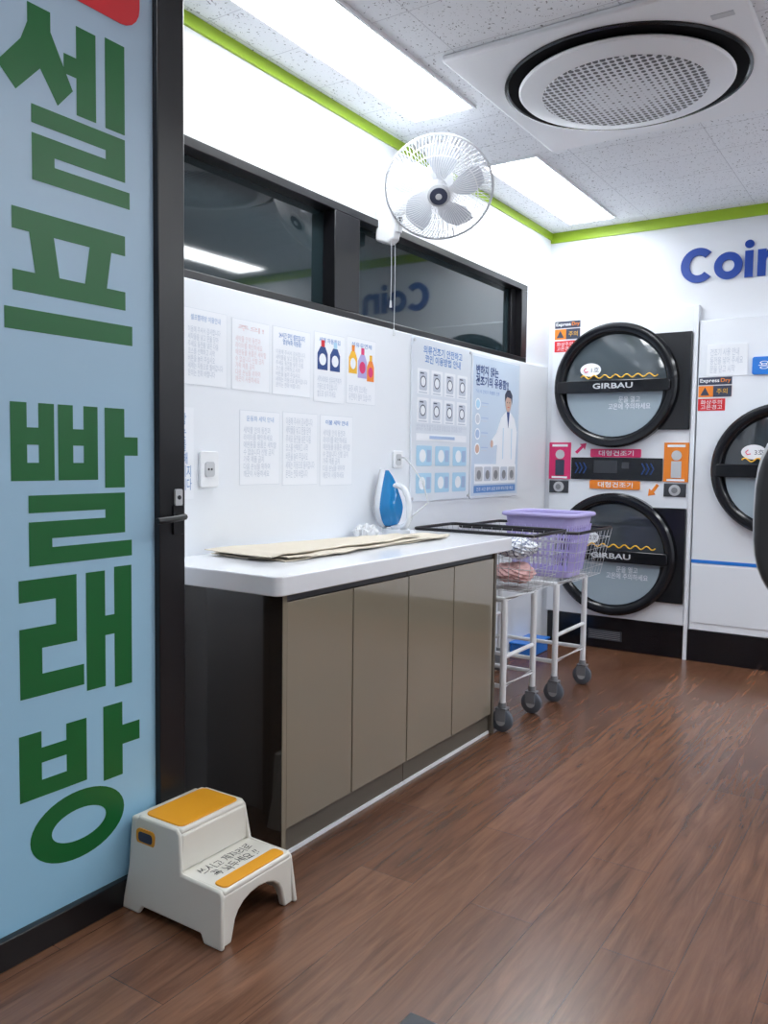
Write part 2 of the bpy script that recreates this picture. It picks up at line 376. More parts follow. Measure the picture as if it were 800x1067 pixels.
# ---------------------------------------------------------------- ironing cloth
def sheet(mb,x0,x1,y0,y1,z,k,nx=24,ny=60,amp=.004,jag=.010,seed=0,th=.003,skew=.19):
    rnd=random.Random(seed);ph=[rnd.uniform(0,6) for _ in range(8)]
    def pt(i,j,dz):
        u=i/nx;v=j/ny
        xa=x0+skew*v*v
        x=xa+(x1-xa)*u;y=y0+(y1-y0)*v
        if i in(0,nx):x+=jag*math.sin(9*v+ph[0])+jag*.4*math.sin(31*v+ph[1])
        else:x+=jag*(u)*math.sin(9*v+ph[0])
        y+=jag*(2*v-1)*math.sin(7*u+ph[2])
        zz=z+amp*(1+math.sin(13*x+5*y+ph[3])*.5+math.sin(17*y-21*x+ph[4])*.5)*(.3+.7*abs(2*u-1)*abs(2*v-1))+amp*.6*max(0,math.sin(38*y+9*x+ph[5]))*max(0,math.sin(7*y+ph[6]))
        return mb.bm.verts.new((x,y,zz+dz))
    A=[[pt(i,j,0) for j in range(ny+1)] for i in range(nx+1)];Bq=[[pt(i,j,th) for j in range(ny+1)] for i in range(nx+1)]
    for i in range(nx):
        for j in range(ny):
            mb.face([Bq[i][j],Bq[i+1][j],Bq[i+1][j+1],Bq[i][j+1]],k);mb.face([A[i][j],A[i][j+1],A[i+1][j+1],A[i+1][j]],k)
    for j in range(ny):
        mb.face([A[0][j],Bq[0][j],Bq[0][j+1],A[0][j+1]],k);mb.face([A[nx][j],A[nx][j+1],Bq[nx][j+1],Bq[nx][j]],k)
    for i in range(nx):
        mb.face([A[i][0],A[i+1][0],Bq[i+1][0],Bq[i][0]],k);mb.face([A[i][ny],Bq[i][ny],Bq[i+1][ny],A[i+1][ny]],k)
c=MB()
sheet(c,.03,.365,2.06,3.20,.8555,'clothb',seed=1)
sheet(c,.05,.378,2.09,3.14,.8615,'clothb',seed=2,amp=.005,ny=110)
sheet(c,.04,.335,2.03,2.98,.869,'clothb',seed=3,amp=.005,ny=110)
c.done('ironing_cloth',label='folded beige cotton ironing cloth lying on the worktop',cat='ironing cloth')
# ---------------------------------------------------------------- iron
IB=V((.098,3.13,.885))
e=empty('clothes_iron',(.098,3.13,.857),'white and blue steam iron standing upright on its heel','iron')
n=V((-.93,.05,0)).normalized()
side=V((-n.y,n.x,0))
def ip(a,b,h):return IB+side*a+n*(b+.05*h)+V((0,0,h))
def loft(mb,secs,k):
    rings=[[mb.bm.verts.new(p) for p in s_] for s_ in secs]
    for A,Bq in zip(rings,rings[1:]):
        for i in range(len(A)):mb.face([A[i],A[(i+1)%len(A)],Bq[(i+1)%len(A)],Bq[i]],k)
    mb.face(rings[0][::-1],k);mb.face(rings[-1],k)
def outline(sc,b,H=.262,W=.054,top=1.0):
    R=[];K=36
    for i in range(K):
        a=2*math.pi*i/K
        y=-math.cos(a)
        wdt=1.0 if y<-.35 else max(0,(1-((y+.35)/1.35)**1.35))
        x=W*(math.sin(a)/max(.01,abs(math.sin(math.acos(-.35)))) if y<-.35 else math.copysign(wdt,math.sin(a)))
        if y>.985:x=0
        h=(y+1)/2*H
        hc_=H*.40
        hh=hc_+(h-hc_)*sc*(top if h>hc_ else 1)
        R.append(ip(x*sc,b,hh))
    return R
b=MB();loft(b,[outline(1,.062),outline(1.0,.055)],'steel');b.done('soleplate',e)
b=MB();loft(b,[outline(1.0,.0545),outline(1.04,.047),outline(1.02,.036),outline(.97,.030)],'irongrey');b.done('skirt',e)
b=MB();loft(b,[outline(.97,.031),outline(.97,.012),outline(.93,-.010,top=.86),outline(.84,-.026,top=.74),outline(.62,-.038,top=.66)],'ironblue');b.done('body',e)
b=MB();b.tube([ip(0,.0,.006),ip(0,-.045,.002),ip(0,-.078,.016),ip(0,-.094,.045),ip(0,-.096,.095),ip(0,-.090,.145),ip(0,-.068,.180),ip(0,-.036,.192),ip(0,.0,.180),ip(0,.02,.165)],.0135,'irongrey',12)
b.disc(F(ip(0,-.02,-.027),(side.x,side.y,0),(n.x,n.y,0)),0,0,.046,.070,-.024,0,'irongrey',24);b.done('handle',e)
b=MB();b.tube([ip(0,-.093,.03),ip(0,-.112,.06),V((.23,3.22,1.00)),V((.17,3.27,1.09)),V((.09,3.31,1.16)),V((.035,3.325,1.20)),V((.022,3.315,1.20))],.0035,'lgrey');b.done('power_cord',e)
# ---------------------------------------------------------------- outlets
def plate(name,y0,z0,y1,z1,label):
    e=empty(name,(0.001,(y0+y1)/2,z0),label,'wall outlet')
    MB().rrect(WALL,y0,z0,y1,z1,.008,.001,.012,'white').done('cover',e,bevel=.002)
    cy,cz=(y0+y1)/2,(z0+z1)/2
    b=MB();b.rrect(WALL,cy-.022,cz-.026,cy+.022,cz+.026,.01,.012,.015,'lgrey')
    b.disc(WALL,cy-.007,cz,.004,.004,.015,.016,'darkgrey',12);b.disc(WALL,cy+.007,cz,.004,.004,.015,.016,'darkgrey',12);b.done('socket',e)
plate('wall_outlet',2.042,1.088,2.128,1.213,'white single wall outlet on the white wall board')
plate('wall_outlet',3.27,1.15,3.35,1.23,'small white wall outlet feeding the iron')
# ---------------------------------------------------------------- papers
def paper(y0,z0,y1,z1,body,title=None,ink='ink',tink='inkt',label='white printed notice sheet in a plastic sleeve',art=None):
    e=empty('notice_sheet',(.0005,(y0+y1)/2,z0),label,'notice','notices on the wall board')
    MB().rect(WALL,y0,z0,y1,z1,.0002,.0007,'clearpl').done('sleeve',e,smooth=False)
    MB().rect(WALL,y0+.002,z0+.002,y1-.002,z1-.002,.0007,.0012,'paper').done('sheet',e,smooth=False)
    w=y1-y0;h=z1-z0;top=z1-.02
    if title:
        th=.020 if '\n' not in title else .045
        text(title,WALL,y0+w*.16,top-th,w*.68,th,.0013,tink,'title',e,off=.01,align='CENTER');top-=th+.02
    if body:text(body,WALL,y0+.02,z0+.03,w-.04,(top-z0-.03),.0013,ink,'print',e,align='LEFT')
    if art:art(e)
    return e
b1="이용해 주셔서 감사합니다\n세탁물을 넣고 문을 닫아\n주세요 동전을 넣은 다음\n코스를 선택하고 시작\n버튼을 눌러 주십시오\n세제는 자동으로 들어갑니다\n문의는 전화 바랍니다"
b2="세탁물 안의 동전과\n라이터를 확인하세요\n애완동물 용품은 세탁할\n수 없습니다 신발 금지\n가죽 제품 금지\n다음 손님을 위하여\n깨끗이 사용하세요"
paper(1.975,1.437,2.180,1.695,b1,"셀프빨래방 이용안내")
paper(2.203,1.436,2.408,1.691,b2,"주의!",ink='inkp',tink='inkp',label='white notice sheet with faint pink print')
paper(2.424,1.434,2.655,1.693,b1,"24시간 무인 셀프입니다\n영상녹화 작동중!",tink='inkb')
def bottle(mb,u,v,w,h,k,c,lab='paper'):
    mb.prism(WALL,[(u,v),(u+w,v),(u+w,v+h*.55),(u+w*.75,v+h*.78),(u+w*.3,v+h*.78),(u,v+h*.55)],.0014,.002,k)
    mb.rect(WALL,u+w*.36,v+h*.78,u+w*.70,v+h,.0014,.002,c);mb.disc(WALL,u+w*.5,v+h*.35,w*.34,h*.20,.002,.0024,lab,16)
def art1(e):
    b=MB();bottle(b,2.70,1.555,.068,.12,'blued','red');bottle(b,2.785,1.555,.068,.12,'blued','lblue');b.done('picture',e,smooth=False,label='two dark blue detergent bottles printed')
def art2(e):
    b=MB();bottle(b,2.918,1.56,.060,.12,'yellow','orange');bottle(b,2.985,1.545,.068,.13,'lilac','pink','pink');bottle(b,3.055,1.535,.055,.115,'orange','yellow','pink');b.done('picture',e,smooth=False,label='coloured detergent bottles printed')
p3=paper(2.677,1.423,2.888,1.706,None,"세제 자동투입",tink='inkb',art=art1,label='notice sheet showing two blue detergent bottles')
p4=paper(2.901,1.430,3.125,1.715,None,"섬유유연제",tink='inkb',art=art2,label='notice sheet showing yellow and pink detergent bottles')
text("세탁세제와 섬유유연제가\n자동으로 투입됩니다\n별도로 넣지 마세요",WALL,2.70,1.445,.165,.085,.0014,'ink','print',p3)
text("표준 세탁 코스에는\n유연제가 들어 있습니다",WALL,2.92,1.445,.17,.065,.0014,'ink','print',p4)
paper(2.246,1.091,2.468,1.366,b2,"운동화 세탁 안내")
paper(2.485,1.085,2.705,1.372,b1)
paper(2.722,1.079,2.952,1.372,b2,"이불 세탁 안내",tink='inkb')
e=empty('notice_sheet',(.0005,1.985,1.05),'narrow text notice beside the door frame','notice','notices on the wall board')
MB().rect(WALL,1.90,1.05,2.02,1.36,.0002,.0012,'paper').done('sheet',e,smooth=False)
text("빨래방\n에서는\n세탁물\n에 대해\n책임지지\n않습니다",WALL,1.915,1.08,.095,.26,.0014,'inkb','print',e)
# posters
e=empty('instruction_poster',(.001,3.735,.98),'grey-white framed poster with rows of washing pictograms','poster')
MB().rrect(WALL,3.425,.985,4.035,1.782,.02,.001,.008,'paperg').done('board',e,bevel=.001)
for y,z in((3.44,1.765),(4.02,1.765),(3.44,1.0),(4.02,1.0)):MB().disc(WALL,y,z,.008,.008,.008,.014,'steel',12).done('standoff',e)
text("의류건조기 안전하고\n코인 이용방법 안내",WALL,3.53,1.665,.40,.085,.0082,'inkb','title',e,off=.02,align='CENTER')
b=MB()
for r_ in range(2):
    for c_ in range(4):
        y=3.475+c_*.135;z=1.53-r_*.14
        b.rect(WALL,y,z-.018,y+.112,z+.105,.0082,.0088,'paper')
        b.rrect(WALL,y+.018,z+.0,y+.092,z+.092,.01,.0088,.0094,'ink');b.annulus(WALL,y+.055,z+.043,.028,.023,.0094,.0098,'inkd',seg=20)
        b.disc(WALL,y+.055,z+.043,.022,.022,.0094,.0096,'paper',16);b.rect(WALL,y+.025,z+.080,y+.060,z+.086,.0094,.0098,'inkd')
        b.rect(WALL,y+.015,z-.013,y+.095,z-.007,.0088,.0092,'ink')
for r_ in range(2):
    for c_ in range(3):
        y=3.475+c_*.185;z=1.16-r_*.135
        b.rrect(WALL,y,z,y+.15,z+.10,.008,.0084,.0092,'lblue');b.disc(WALL,y+.06,z+.05,.032,.032,.0092,.0098,'paper',16);b.rect(WALL,y+.10,z+.02,y+.14,z+.08,.0092,.0098,'inkt')
b.rect(WALL,3.47,1.285,3.99,1.320,.0084,.0092,'paper');b.rect(WALL,3.60,1.295,3.86,1.310,.0092,.0098,'inkt')
b.done('pictograms',e,smooth=False)
text("세탁물을 투입하고 문을 닫습니다 동전을 넣습니다\n원하는 코스를 선택하면 자동으로 시작합니다",WALL,3.47,1.335,.52,.03,.0084,'ink','print',e)
e=empty('advert_poster',(.001,4.36,.975),'pale blue advertising poster with a person in white clothing','poster')
MB().rrect(WALL,4.045,.98,4.672,1.772,.015,.001,.008,'paperg').done('board',e,bevel=.001)
MB().rect(WALL,4.06,.995,4.657,1.757,.008,.009,'posterb').done('sheet',e)
text("변하지 않는\n건조기의 유용함!!",WALL,4.09,1.60,.42,.115,.0092,'blued','title',e,off=.03)
text("가스식 건조기 특별한 건조",WALL,4.09,1.56,.30,.02,.0092,'inkb','subtitle',e)
b=MB()
b.prism(WALL,[(4.36,1.16),(4.62,1.16),(4.64,1.36),(4.60,1.44),(4.54,1.475),(4.48,1.475),(4.42,1.44),(4.36,1.35),(4.29,1.30),(4.30,1.27),(4.37,1.28)],.0092,.010,'paper')
b.prism(WALL,[(4.49,1.475),(4.53,1.475),(4.515,1.38)],.010,.0106,'blued')
b.rect(WALL,4.445,1.20,4.452,1.38,.010,.0104,'lblue');b.rect(WALL,4.56,1.20,4.567,1.38,.010,.0104,'lblue')
b.disc(WALL,4.30,1.285,.018,.022,.010,.0106,'skin',14)
b.disc(WALL,4.51,1.525,.038,.050,.010,.0106,'skin',20)
b.prism(WALL,[(4.463,1.53),(4.462,1.575),(4.49,1.603),(4.53,1.603),(4.562,1.575),(4.56,1.52),(4.545,1.555),(4.49,1.562),(4.472,1.545)],.0106,.011,'inkd')
b.disc(WALL,4.495,1.53,.005,.004,.0106,.011,'inkd',8);b.disc(WALL,4.525,1.53,.005,.004,.0106,.011,'inkd',8);b.rect(WALL,4.50,1.500,4.522,1.504,.0106,.011,'red')
for i in range(4):
    b.disc(WALL,4.12,1.50-i*.082,.032,.032,.0092,.010,'paper',18);b.disc(WALL,4.12,1.50-i*.082,.024,.024,.010,.0104,('lblue','ink','inkt','skin')[i],18)
    b.rect(WALL,4.165,1.505-i*.082,4.25,1.511-i*.082,.0092,.0098,'inkt');b.rect(WALL,4.165,1.488-i*.082,4.235,1.493-i*.082,.0092,.0098,'ink')
b.rect(WALL,4.09,1.06,4.63,1.17,.010,.0106,'paper')
for i in range(5):b.rrect(WALL,4.10+i*.107,1.075,4.19+i*.107,1.155,.01,.0106,.0112,'ink' if i%2 else 'lgrey');b.disc(WALL,4.145+i*.107,1.11,.026,.026,.0112,.0116,'midgrey',16)
b.rect(WALL,4.09,1.01,4.63,1.05,.0092,.010,'inkb')
b.done('print',e,smooth=False)
text("건조 시간 절약 살균 효과 부드러운 촉감",WALL,4.12,1.02,.48,.02,.0101,'paper','print',e)

# ---------------------------------------------------------------- wall fan
e=empty('wall_fan',(.02,3.19,2.12),'white wall-mounted fan with round wire cage and pull cords','fan')
hc=V((.285,3.17,2.352))
azd=V((1.83,-3.19,0)).normalized();el=math.radians(-42)
ax=azd*math.cos(el)+V((0,0,math.sin(el)))
rr=V((0,0,1)).cross(ax).normalized();FR=F(hc,rr,ax.cross(rr));R=.230
def guard(zf,inner,name,zc_,wires,k='white'):
    g=MB()
    for i in range(wires):
        a=2*math.pi*i/wires;pts=[]
        for s_ in range(7):
            t=s_/6;rad=inner+(R-inner)*t;z=zc_+(0-zc_)*(t**3)
            aa=a+.25*(1-t)*(1 if zf>0 else 0)
            pts.append(FR.p(rad*math.cos(aa),rad*math.sin(aa),z))
        g.tube(pts,.0016,k,4)
    for rad,z,r_ in((R,0,.0055),(R*.72,zc_*(1-(.72-.2)**3*.6),.0018),(inner,zc_,.002)):
        g.tube([FR.p(rad*math.cos(2*math.pi*i/48),rad*math.sin(2*math.pi*i/48),z) for i in range(48)],r_,k,6,closed=True)
    g.done(name,e)
guard(1,.045,'front_guard',.062,90);guard(-1,.05,'rear_guard',-.075,60)
b=MB();b.lathe(FR,0,0,[(.048,.060),(.048,.068),(.040,.073)],'lgrey',cap0=True,cap1=True);b.lathe(FR,0,0,[(.038,.0735),(.036,.076)],'inkd',cap1=True);b.lathe(FR,0,0,[(.014,.0765),(.013,.078)],'lgrey',cap1=True,seg=16);b.done('badge',e,label='round grey badge with dark centre')
for i in range(5):
    b=MB();a0=2*math.pi*i/5
    rows=[]
    for j in range(6):
        t=j/5;rad=.035+.160*t;wd=.35+.65*math.sin(math.pi*min(1,t*.85+.1))
        row=[]
        for s_ in range(6):
            q=s_/5-.5;aa=a0+q*wd+.35*t;row.append(FR.p(rad*math.cos(aa),rad*math.sin(aa),.0+q*.035))
        rows.append(row)
    va=[[b.bm.verts.new(p) for p in row] for row in rows];vb=[[b.bm.verts.new(p+FR.n*.0025) for p in row] for row in rows]
    for j in range(5):
        for s_ in range(5):
            b.face([vb[j][s_],vb[j+1][s_],vb[j+1][s_+1],vb[j][s_+1]],'blade');b.face([va[j][s_],va[j][s_+1],va[j+1][s_+1],va[j+1][s_]],'blade')
    b.done('blade',e)
b=MB();b.lathe(FR,0,0,[(.036,-.02),(.038,.0),(.034,.025),(.02,.032)],'lgrey',cap0=True,cap1=True,seg=24);b.done('hub',e)
b=MB();b.lathe(FR,0,0,[(.05,-.078),(.062,-.09),(.062,-.14),(.045,-.165),(.02,-.172)],'white',cap0=True,cap1=True,seg=28);b.done('motor_housing',e)
mp_=hc-FR.n*.13
b=MB();b.tube([mp_,mp_+V((-.02,.01,-.05)),V((.065,3.185,2.29))],.024,'white',12);b.done('neck',e)
b=MB();b.prism(F((0,3.150,0),(1,0,0),(0,0,1)),[(-.029,2.17),(.035,2.15),(.065,2.17),(.085,2.30),(.07,2.39),(.03,2.40),(-.029,2.34)],-.062,0,'white');b.done('control_box',e,bevel=.010,seg=3)
b=MB();b.box((.070,3.165,2.20),(.084,3.198,2.28),'lgrey');b.disc(F((.084,0,0),(0,1,0),(0,0,1)),3.182,2.255,.012,.012,0,.006,'darkgrey',16);b.done('switch_plate',e)
for yy,zz in((3.165,1.90),(3.195,1.78)):
    b=MB();b.tube([(.05,yy,2.16),(.052,yy,2.0),(.05,yy,zz)],.0014,'lgrey',5);b.tube([(.05,yy,zz),(.05,yy,zz-.03)],.004,'lgrey',8,r1=.006);b.done('pull_cord',e)

# ---------------------------------------------------------------- "Coin" lettering
e=empty('wall_lettering',(1.07,5.19,2.26),'raised dark blue letters mounted on the white wall','sign')
WB=F((0,5.20,0),(1,0,0),(0,0,1));dp=.012
MB().arc(WB,.897,2.357,.100,.101,.050,.058,44,316,0,dp,'blue',seg=40).done('letter',e)
MB().annulus(WB,1.064,2.337,.078,.034,0,dp,'blue',ry=1.0,seg=48).done('letter',e)
b=MB();b.rect(WB,1.154,2.260,1.198,2.410,0,dp,'blue');b.disc(WB,1.176,2.447,.025,.023,0,dp,'blue',24);b.done('letter',e)
P=[(1.222,2.260),(1.266,2.260),(1.266,2.335)]
for i in range(9):
    a=math.pi-math.pi*i/8;P.append((1.295+.029*math.cos(a),2.344+.029*math.sin(a)))
P+=[(1.324,2.260),(1.368,2.260)]
for i in range(9):
    a=math.pi*.62*i/8;P.append((1.302+.066*math.cos(a),2.350+.064*math.sin(a)))
P+=[(1.266,2.392),(1.266,2.410),(1.222,2.410)]
b=MB();b.prism(WB,P,0,dp,'blue');b.done('letter',e)

# ---------------------------------------------------------------- dryers
def ddoor(e,cx,cz,R=.385,lower='doorglass2',num="1호",gl_='doorglass'):
    o=MB().lathe(BACK,cx,cz,[(R,.004),(R,.055),(R-.012,.068),(R-.042,.072),(R-.056,.064),(R-.066,.04),(R-.070,.03)],'blackg',seg=72).done('door',e,label='round black porthole door')
    MB().lathe(BACK,cx,cz,[(R-.064,.030),(R-.10,.034),(R-.2,.042),(.05,.046)],gl_,seg=64,cap1=True).done('door_glass',o)
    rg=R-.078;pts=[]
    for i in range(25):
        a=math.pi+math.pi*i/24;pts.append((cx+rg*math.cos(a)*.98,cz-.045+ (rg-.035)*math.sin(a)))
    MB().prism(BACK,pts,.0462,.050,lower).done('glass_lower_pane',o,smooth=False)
    MB().rrect(BACK,cx-R+.03,cz-.045,cx+R-.035,cz+.03,.02,.050,.088,'blackg').done('door_handle',o,bevel=.004,label='black bar across the glass')
    text("GIRBAU",BACK,cx-.12,cz-.022,.25,.034,.088,'lgrey','brand_lettering',o,off=.02)
    w_=MB();w_.tube([BACK.p(cx-.21+.48*i/80,cz+.055+.010*math.sin(i*.55),.056) for i in range(81)],.0042,'yellow',6);w_.done('wave_stripe',o,label='thin yellow wavy line')
    b=MB();b.disc(BACK,cx-.15,cz+.10,.066,.042,.046,.0515,'paper',24);b.done('round_sticker',o)
    text(num,BACK,cx-.145,cz+.085,.050,.030,.0517,'inkd','sticker_print',o)
    b=MB();b.tube([BACK.p(cx-.178,cz+.112,.053),BACK.p(cx-.192,cz+.10,.053),BACK.p(cx-.182,cz+.085,.053),BACK.p(cx-.165,cz+.09,.053)],.0032,'pink',6);b.done('sticker_mark',o)
    text("문을 열고\n고온에 주의하세요",BACK,cx-.03,cz-.15,.26,.080,.0502,'paper','glass_lettering',o,align='CENTER')
    return o
def signs(e,x,z,full=.17):
    MB().rect(BACK,x,z-.004,x+full,z+.040,0,.002,'inkd').done('brand_strip',e,smooth=False,label='black strip')
    text("Express",BACK,x+.008,z+.004,full*.58,.028,.0022,'paper','brand_lettering',e,off=.015)
    text("Dry",BACK,x+.012+full*.60,z+.004,full*.30,.028,.0022,'orange','brand_lettering',e,off=.015)
    b=MB();b.rect(BACK,x,z-.075,x+full,z-.010,0,.002,'orange');b.rect(BACK,x+full*.45,z-.075,x+full,z-.010,.002,.003,'inkd')
    b.prism(BACK,[(x+.012,z-.065),(x+.062,z-.065),(x+.037,z-.018)],.002,.003,'inkd');b.done('warning_label',e,smooth=False,label='orange and black warning label')
    text("주의",BACK,x+full*.55,z-.058,.06,.032,.0031,'yellow','warning_print',e)
    b=MB();b.rect(BACK,x,z-.155,x+full*.82,z-.085,0,.002,'red');b.done('warning_label',e,smooth=False,label='red warning label')
    text("화상주의\n고온경고",BACK,x+.015,z-.147,full*.82-.03,.054,.0022,'paper','warning_print',e)
e=empty('stacked_tumble_dryer',(.465,5.17,0),'white stacked double dryer with two round black doors','dryer')
MB().box((.008,5.170,.205),(.893,5.198,2.122),'whitem').done('body',e,bevel=.004)
MB().box((.895,5.160,0.0),(.918,5.198,2.122),'whitem').done('edge_strip',e,bevel=.002)
b=MB();b.box((.02,5.172,0),(.893,5.198,.203),'blackg');b.done('plinth',e,bevel=.002)
b=MB();b.rect(BACK,.30,.055,.52,.12,-.002,.002,'darkgrey')
for i in range(5):b.rect(BACK,.31,.064+i*.011,.51,.068+i*.011,.002,.004,'midgrey')
b.done('vent',e)
for cz,nm in((1.665,"1호"),(.612,"2호")):
    MB().rect(BACK,.50,cz-.275,.888,cz+.305,0,.022,'blackg').done('hinge_plate',e,bevel=.004,label='square black hinge plate')
    ddoor(e,.435 if cz>1 else .455,cz,num=nm,gl_='doorglass' if cz>1 else 'doorglassd')
signs(e,.022,2.05)
# control panel
b=MB();b.rect(BACK,.160,1.078,.738,1.217,0,.010,'blackg');b.rect(BACK,.31,1.12,.46,1.20,.010,.012,'darkgrey');b.rect(BACK,.49,1.15,.535,1.19,.010,.013,'darkgrey');b.done('display',e,bevel=.002)
b=MB();b.rrect(BACK,.285,1.220,.605,1.272,.008,0,.008,'pink');b.done('title_label',e,label='pink title strip');text("대형건조기",BACK,.34,1.229,.22,.034,.0082,'paper','title_print',e,off=.01)
b=MB();b.rrect(BACK,.285,1.020,.605,1.074,.008,0,.008,'orange');b.done('title_label',e,label='orange title strip');text("대형건조기",BACK,.34,1.030,.22,.036,.0082,'paper','title_print',e,off=.01)
for x,k in((.008,'pink'),(.745,'orange')):
    b=MB();b.rect(BACK,x,1.075,x+.145,1.312,0,.008,k);b.rect(BACK,x+.045,1.10,x+.105,1.20,.008,.012,'lgrey' if k=='orange' else 'inkd');b.disc(BACK,x+.075,1.235,.03,.03,.008,.013,'lgrey',20);b.rect(BACK,x+.02,1.285,x+.125,1.300,.008,.009,'paper');b.rect(BACK,x+.02,1.08,x+.125,1.093,.008,.009,'paper');b.done('coin_card',e,label=k+' coin payment plate')
    b=MB();b.rect(BACK,x+.005,.985,x+.135,1.065,0,.006,'darkgrey');b.disc(BACK,x+.07,1.025,.034,.034,.006,.012,'lgrey',20);b.disc(BACK,x+.07,1.025,.018,.018,.012,.018,'midgrey',16);b.done('coin_slot',e)
for x0 in(.185,.61):
    b=MB()
    for i in range(3):
        xx=x0+i*.027;d=.0102;b.prism(BACK,[(xx,1.115),(xx+.008,1.115),(xx+.026,1.15),(xx+.008,1.185),(xx,1.185),(xx+.018,1.15)],d,d+.003,'blued')
    b.done('chevrons',e,smooth=False)
b=MB();b.prism(BACK,[(.18,1.252),(.195,1.24),(.235,1.28),(.245,1.265),(.255,1.308),(.21,1.302),(.222,1.292)],0,.002,'pink');b.done('arrow_mark',e,smooth=False)
b=MB();b.prism(BACK,[(.72,1.05),(.705,1.062),(.675,1.02),(.66,1.03),(.655,.985),(.70,.995),(.69,1.008)],0,.002,'orange');b.done('arrow_mark',e,smooth=False)
# right machine
e=empty('large_tumble_dryer',(1.40,5.17,.19),'white single-door dryer with round black door','dryer')
MB().box((.925,5.170,.19),(1.875,5.198,2.03),'whitem').done('body',e,bevel=.004)
b=MB();b.rect(BACK,.925,.595,1.875,.615,0,.003,'blue2');b.done('accent_line',e,label='bright blue line')
b=MB();b.rect(BACK,.93,.235,1.87,.585,0,.004,'whitem');b.done('lower_panel',e,bevel=.002)
ddoor(e,1.405,1.158,num="3호",R=.378,gl_='doorglassd')
signs(e,.930,1.655,.185)
b=MB();b.rrect(BACK,.972,1.70,1.195,1.885,.006,0,.004,'paper');b.done('notice_plate',e);text("건조기 사용 안내\n동전을 넣어 주세요\n문을 닫고 시작",BACK,.99,1.72,.18,.14,.0042,'ink','notice_print',e)
b=MB();b.rrect(BACK,1.222,1.70,1.40,1.80,.012,0,.012,'blue2');b.done('start_label',e);text("용",BACK,1.255,1.73,.06,.045,.0122,'paper','start_print',e)
# ---------------------------------------------------------------- wire carts
def cart(y0,y1,f0,f1,x0,x1,fx0,fx1,zr,label):
    e=empty('laundry_cart',((x0+x1)/2,(y0+y1)/2,0),label,'laundry cart','white wire laundry carts')
    rim=MB();rr_=.03;P=[]
    for cx,cy,a0 in((x1-rr_,y0+rr_,-90),(x1-rr_,y1-rr_,0),(x0+rr_,y1-rr_,90),(x0+rr_,y0+rr_,180)):
        for i in range(5):
            a=math.radians(a0+22.5*i);P.append(V((cx+rr_*math.cos(a),cy+rr_*math.sin(a),zr)))
    rim.tube(P,.008,'black',8,closed=True);rim.done('rim',e,label='black rubber rim')
    zb=.60;ins=.045;w_=MB()
    nx=int((x1-x0)/.055);ny=int((y1-y0)/.055)
    for i in range(nx+1):
        t=i/nx;xa=x0+(x1-x0)*t;xb=x0+ins+(x1-x0-2*ins)*t
        w_.tube([(xa,y0,zr),(xb,y0+ins,zb),(xb,y1-ins,zb),(xa,y1,zr)],.0013,'lgrey',4)
    for i in range(ny+1):
        t=i/ny;ya=y0+(y1-y0)*t;yb=y0+ins+(y1-y0-2*ins)*t
        w_.tube([(x0,ya,zr),(x0+ins,yb,zb),(x1-ins,yb,zb),(x1,ya,zr)],.0013,'lgrey',4)
    for j in range(1,5):
        t=j/5;q=ins*t;z=zr+(zb-zr)*t
        w_.tube([(x0+q,y0+q,z),(x1-q,y0+q,z),(x1-q,y1-q,z),(x0+q,y1-q,z)],.0014,'lgrey',4,closed=True)
    w_.done('wire_basket',e)
    f=MB();zt=.586
    f.tube([(fx0,f0,zt),(fx1,f0,zt),(fx1,f1,zt),(fx0,f1,zt)],.012,'white',8,closed=True)
    f.tube([(fx0,f0,.20),(fx1,f0,.20),(fx1,f1,.20),(fx0,f1,.20)],.011,'white',8,closed=True)
    for x in(fx0,fx1):
        f.tube([(x,f0,.33),(x,f1,.33)],.010,'white',8)
    f.done('frame',e)
    for x in(fx0,fx1):
        for y in(f0,f1):
            l=MB();l.tube([(x,y,.125),(x,y,.588)],.0145,'white',10);l.done('leg',e)
            c=MB();c.tube([(x,y,.105),(x,y,.130)],.018,'midgrey',10)
            for s_ in(-1,1):c.box((x-.024,y+s_*.021-.002,.050),(x+.024,y+s_*.021+.002,.105),'midgrey')
            c.box((x-.026,y-.023,.101),(x+.026,y+.023,.107),'midgrey')
            co=c.done('caster',e)
            fw=F((x,y+.016,.0),(1,0,0),(0,0,1));wz=.050
            wm=MB();wm.lathe(fw,0,wz,[(.042,0),(.050,.006),(.050,.026),(.042,.032)],'wheel',seg=28,cap0=True,cap1=True);wm.disc(fw,0,wz,.022,.022,-.001,.033,'lgrey',20);wm.done('wheel',co)
    return e
ca=cart(3.41,3.80,3.305,3.63,.04,.66,.10,.575,.862,'white tube cart with black-rimmed wire basket holding clothes')
cb=cart(3.86,4.36,3.87,4.27,.04,.70,.10,.59,.845,'white tube cart with black-rimmed wire basket beside the dryers')
def blob(name,c,s,k,seed,label,group='clothes in the wire cart',amp=1.0):
    rnd=random.Random(seed);b=MB();bm=b.bm
    bmesh.ops.create_icosphere(bm,subdivisions=5,radius=1)
    ph=[rnd.uniform(0,6) for _ in range(6)]
    for v in bm.verts:
        d=v.co.copy();q=1+amp*(.06*math.sin(5*d.x+ph[0]+3*d.y)-.10*abs(math.sin(6*d.y+ph[1]-4*d.z+2*d.x))-.08*abs(math.sin(9*d.z+ph[2]+7*d.x))-.05*abs(math.sin(17*d.x-13*d.y+ph[3])))
        v.co=V((c[0]+d.x*s[0]*q,c[1]+d.y*s[1]*q,c[2]+d.z*s[2]*q))
    b.mi(k);b.done(name,label=label,cat='clothes',group=group)
blob('folded_clothes',(.49,3.60,.785),(.115,.125,.055),'check',1,'white checked laundry heaped in the wire basket')
blob('folded_clothes',(.49,3.60,.668),(.11,.12,.055),'pinkcloth',2,'pink laundry heaped in the wire basket')
blob('folded_clothes',(.23,3.60,.72),(.12,.12,.09),'greycloth',3,'grey laundry heaped in the wire basket')
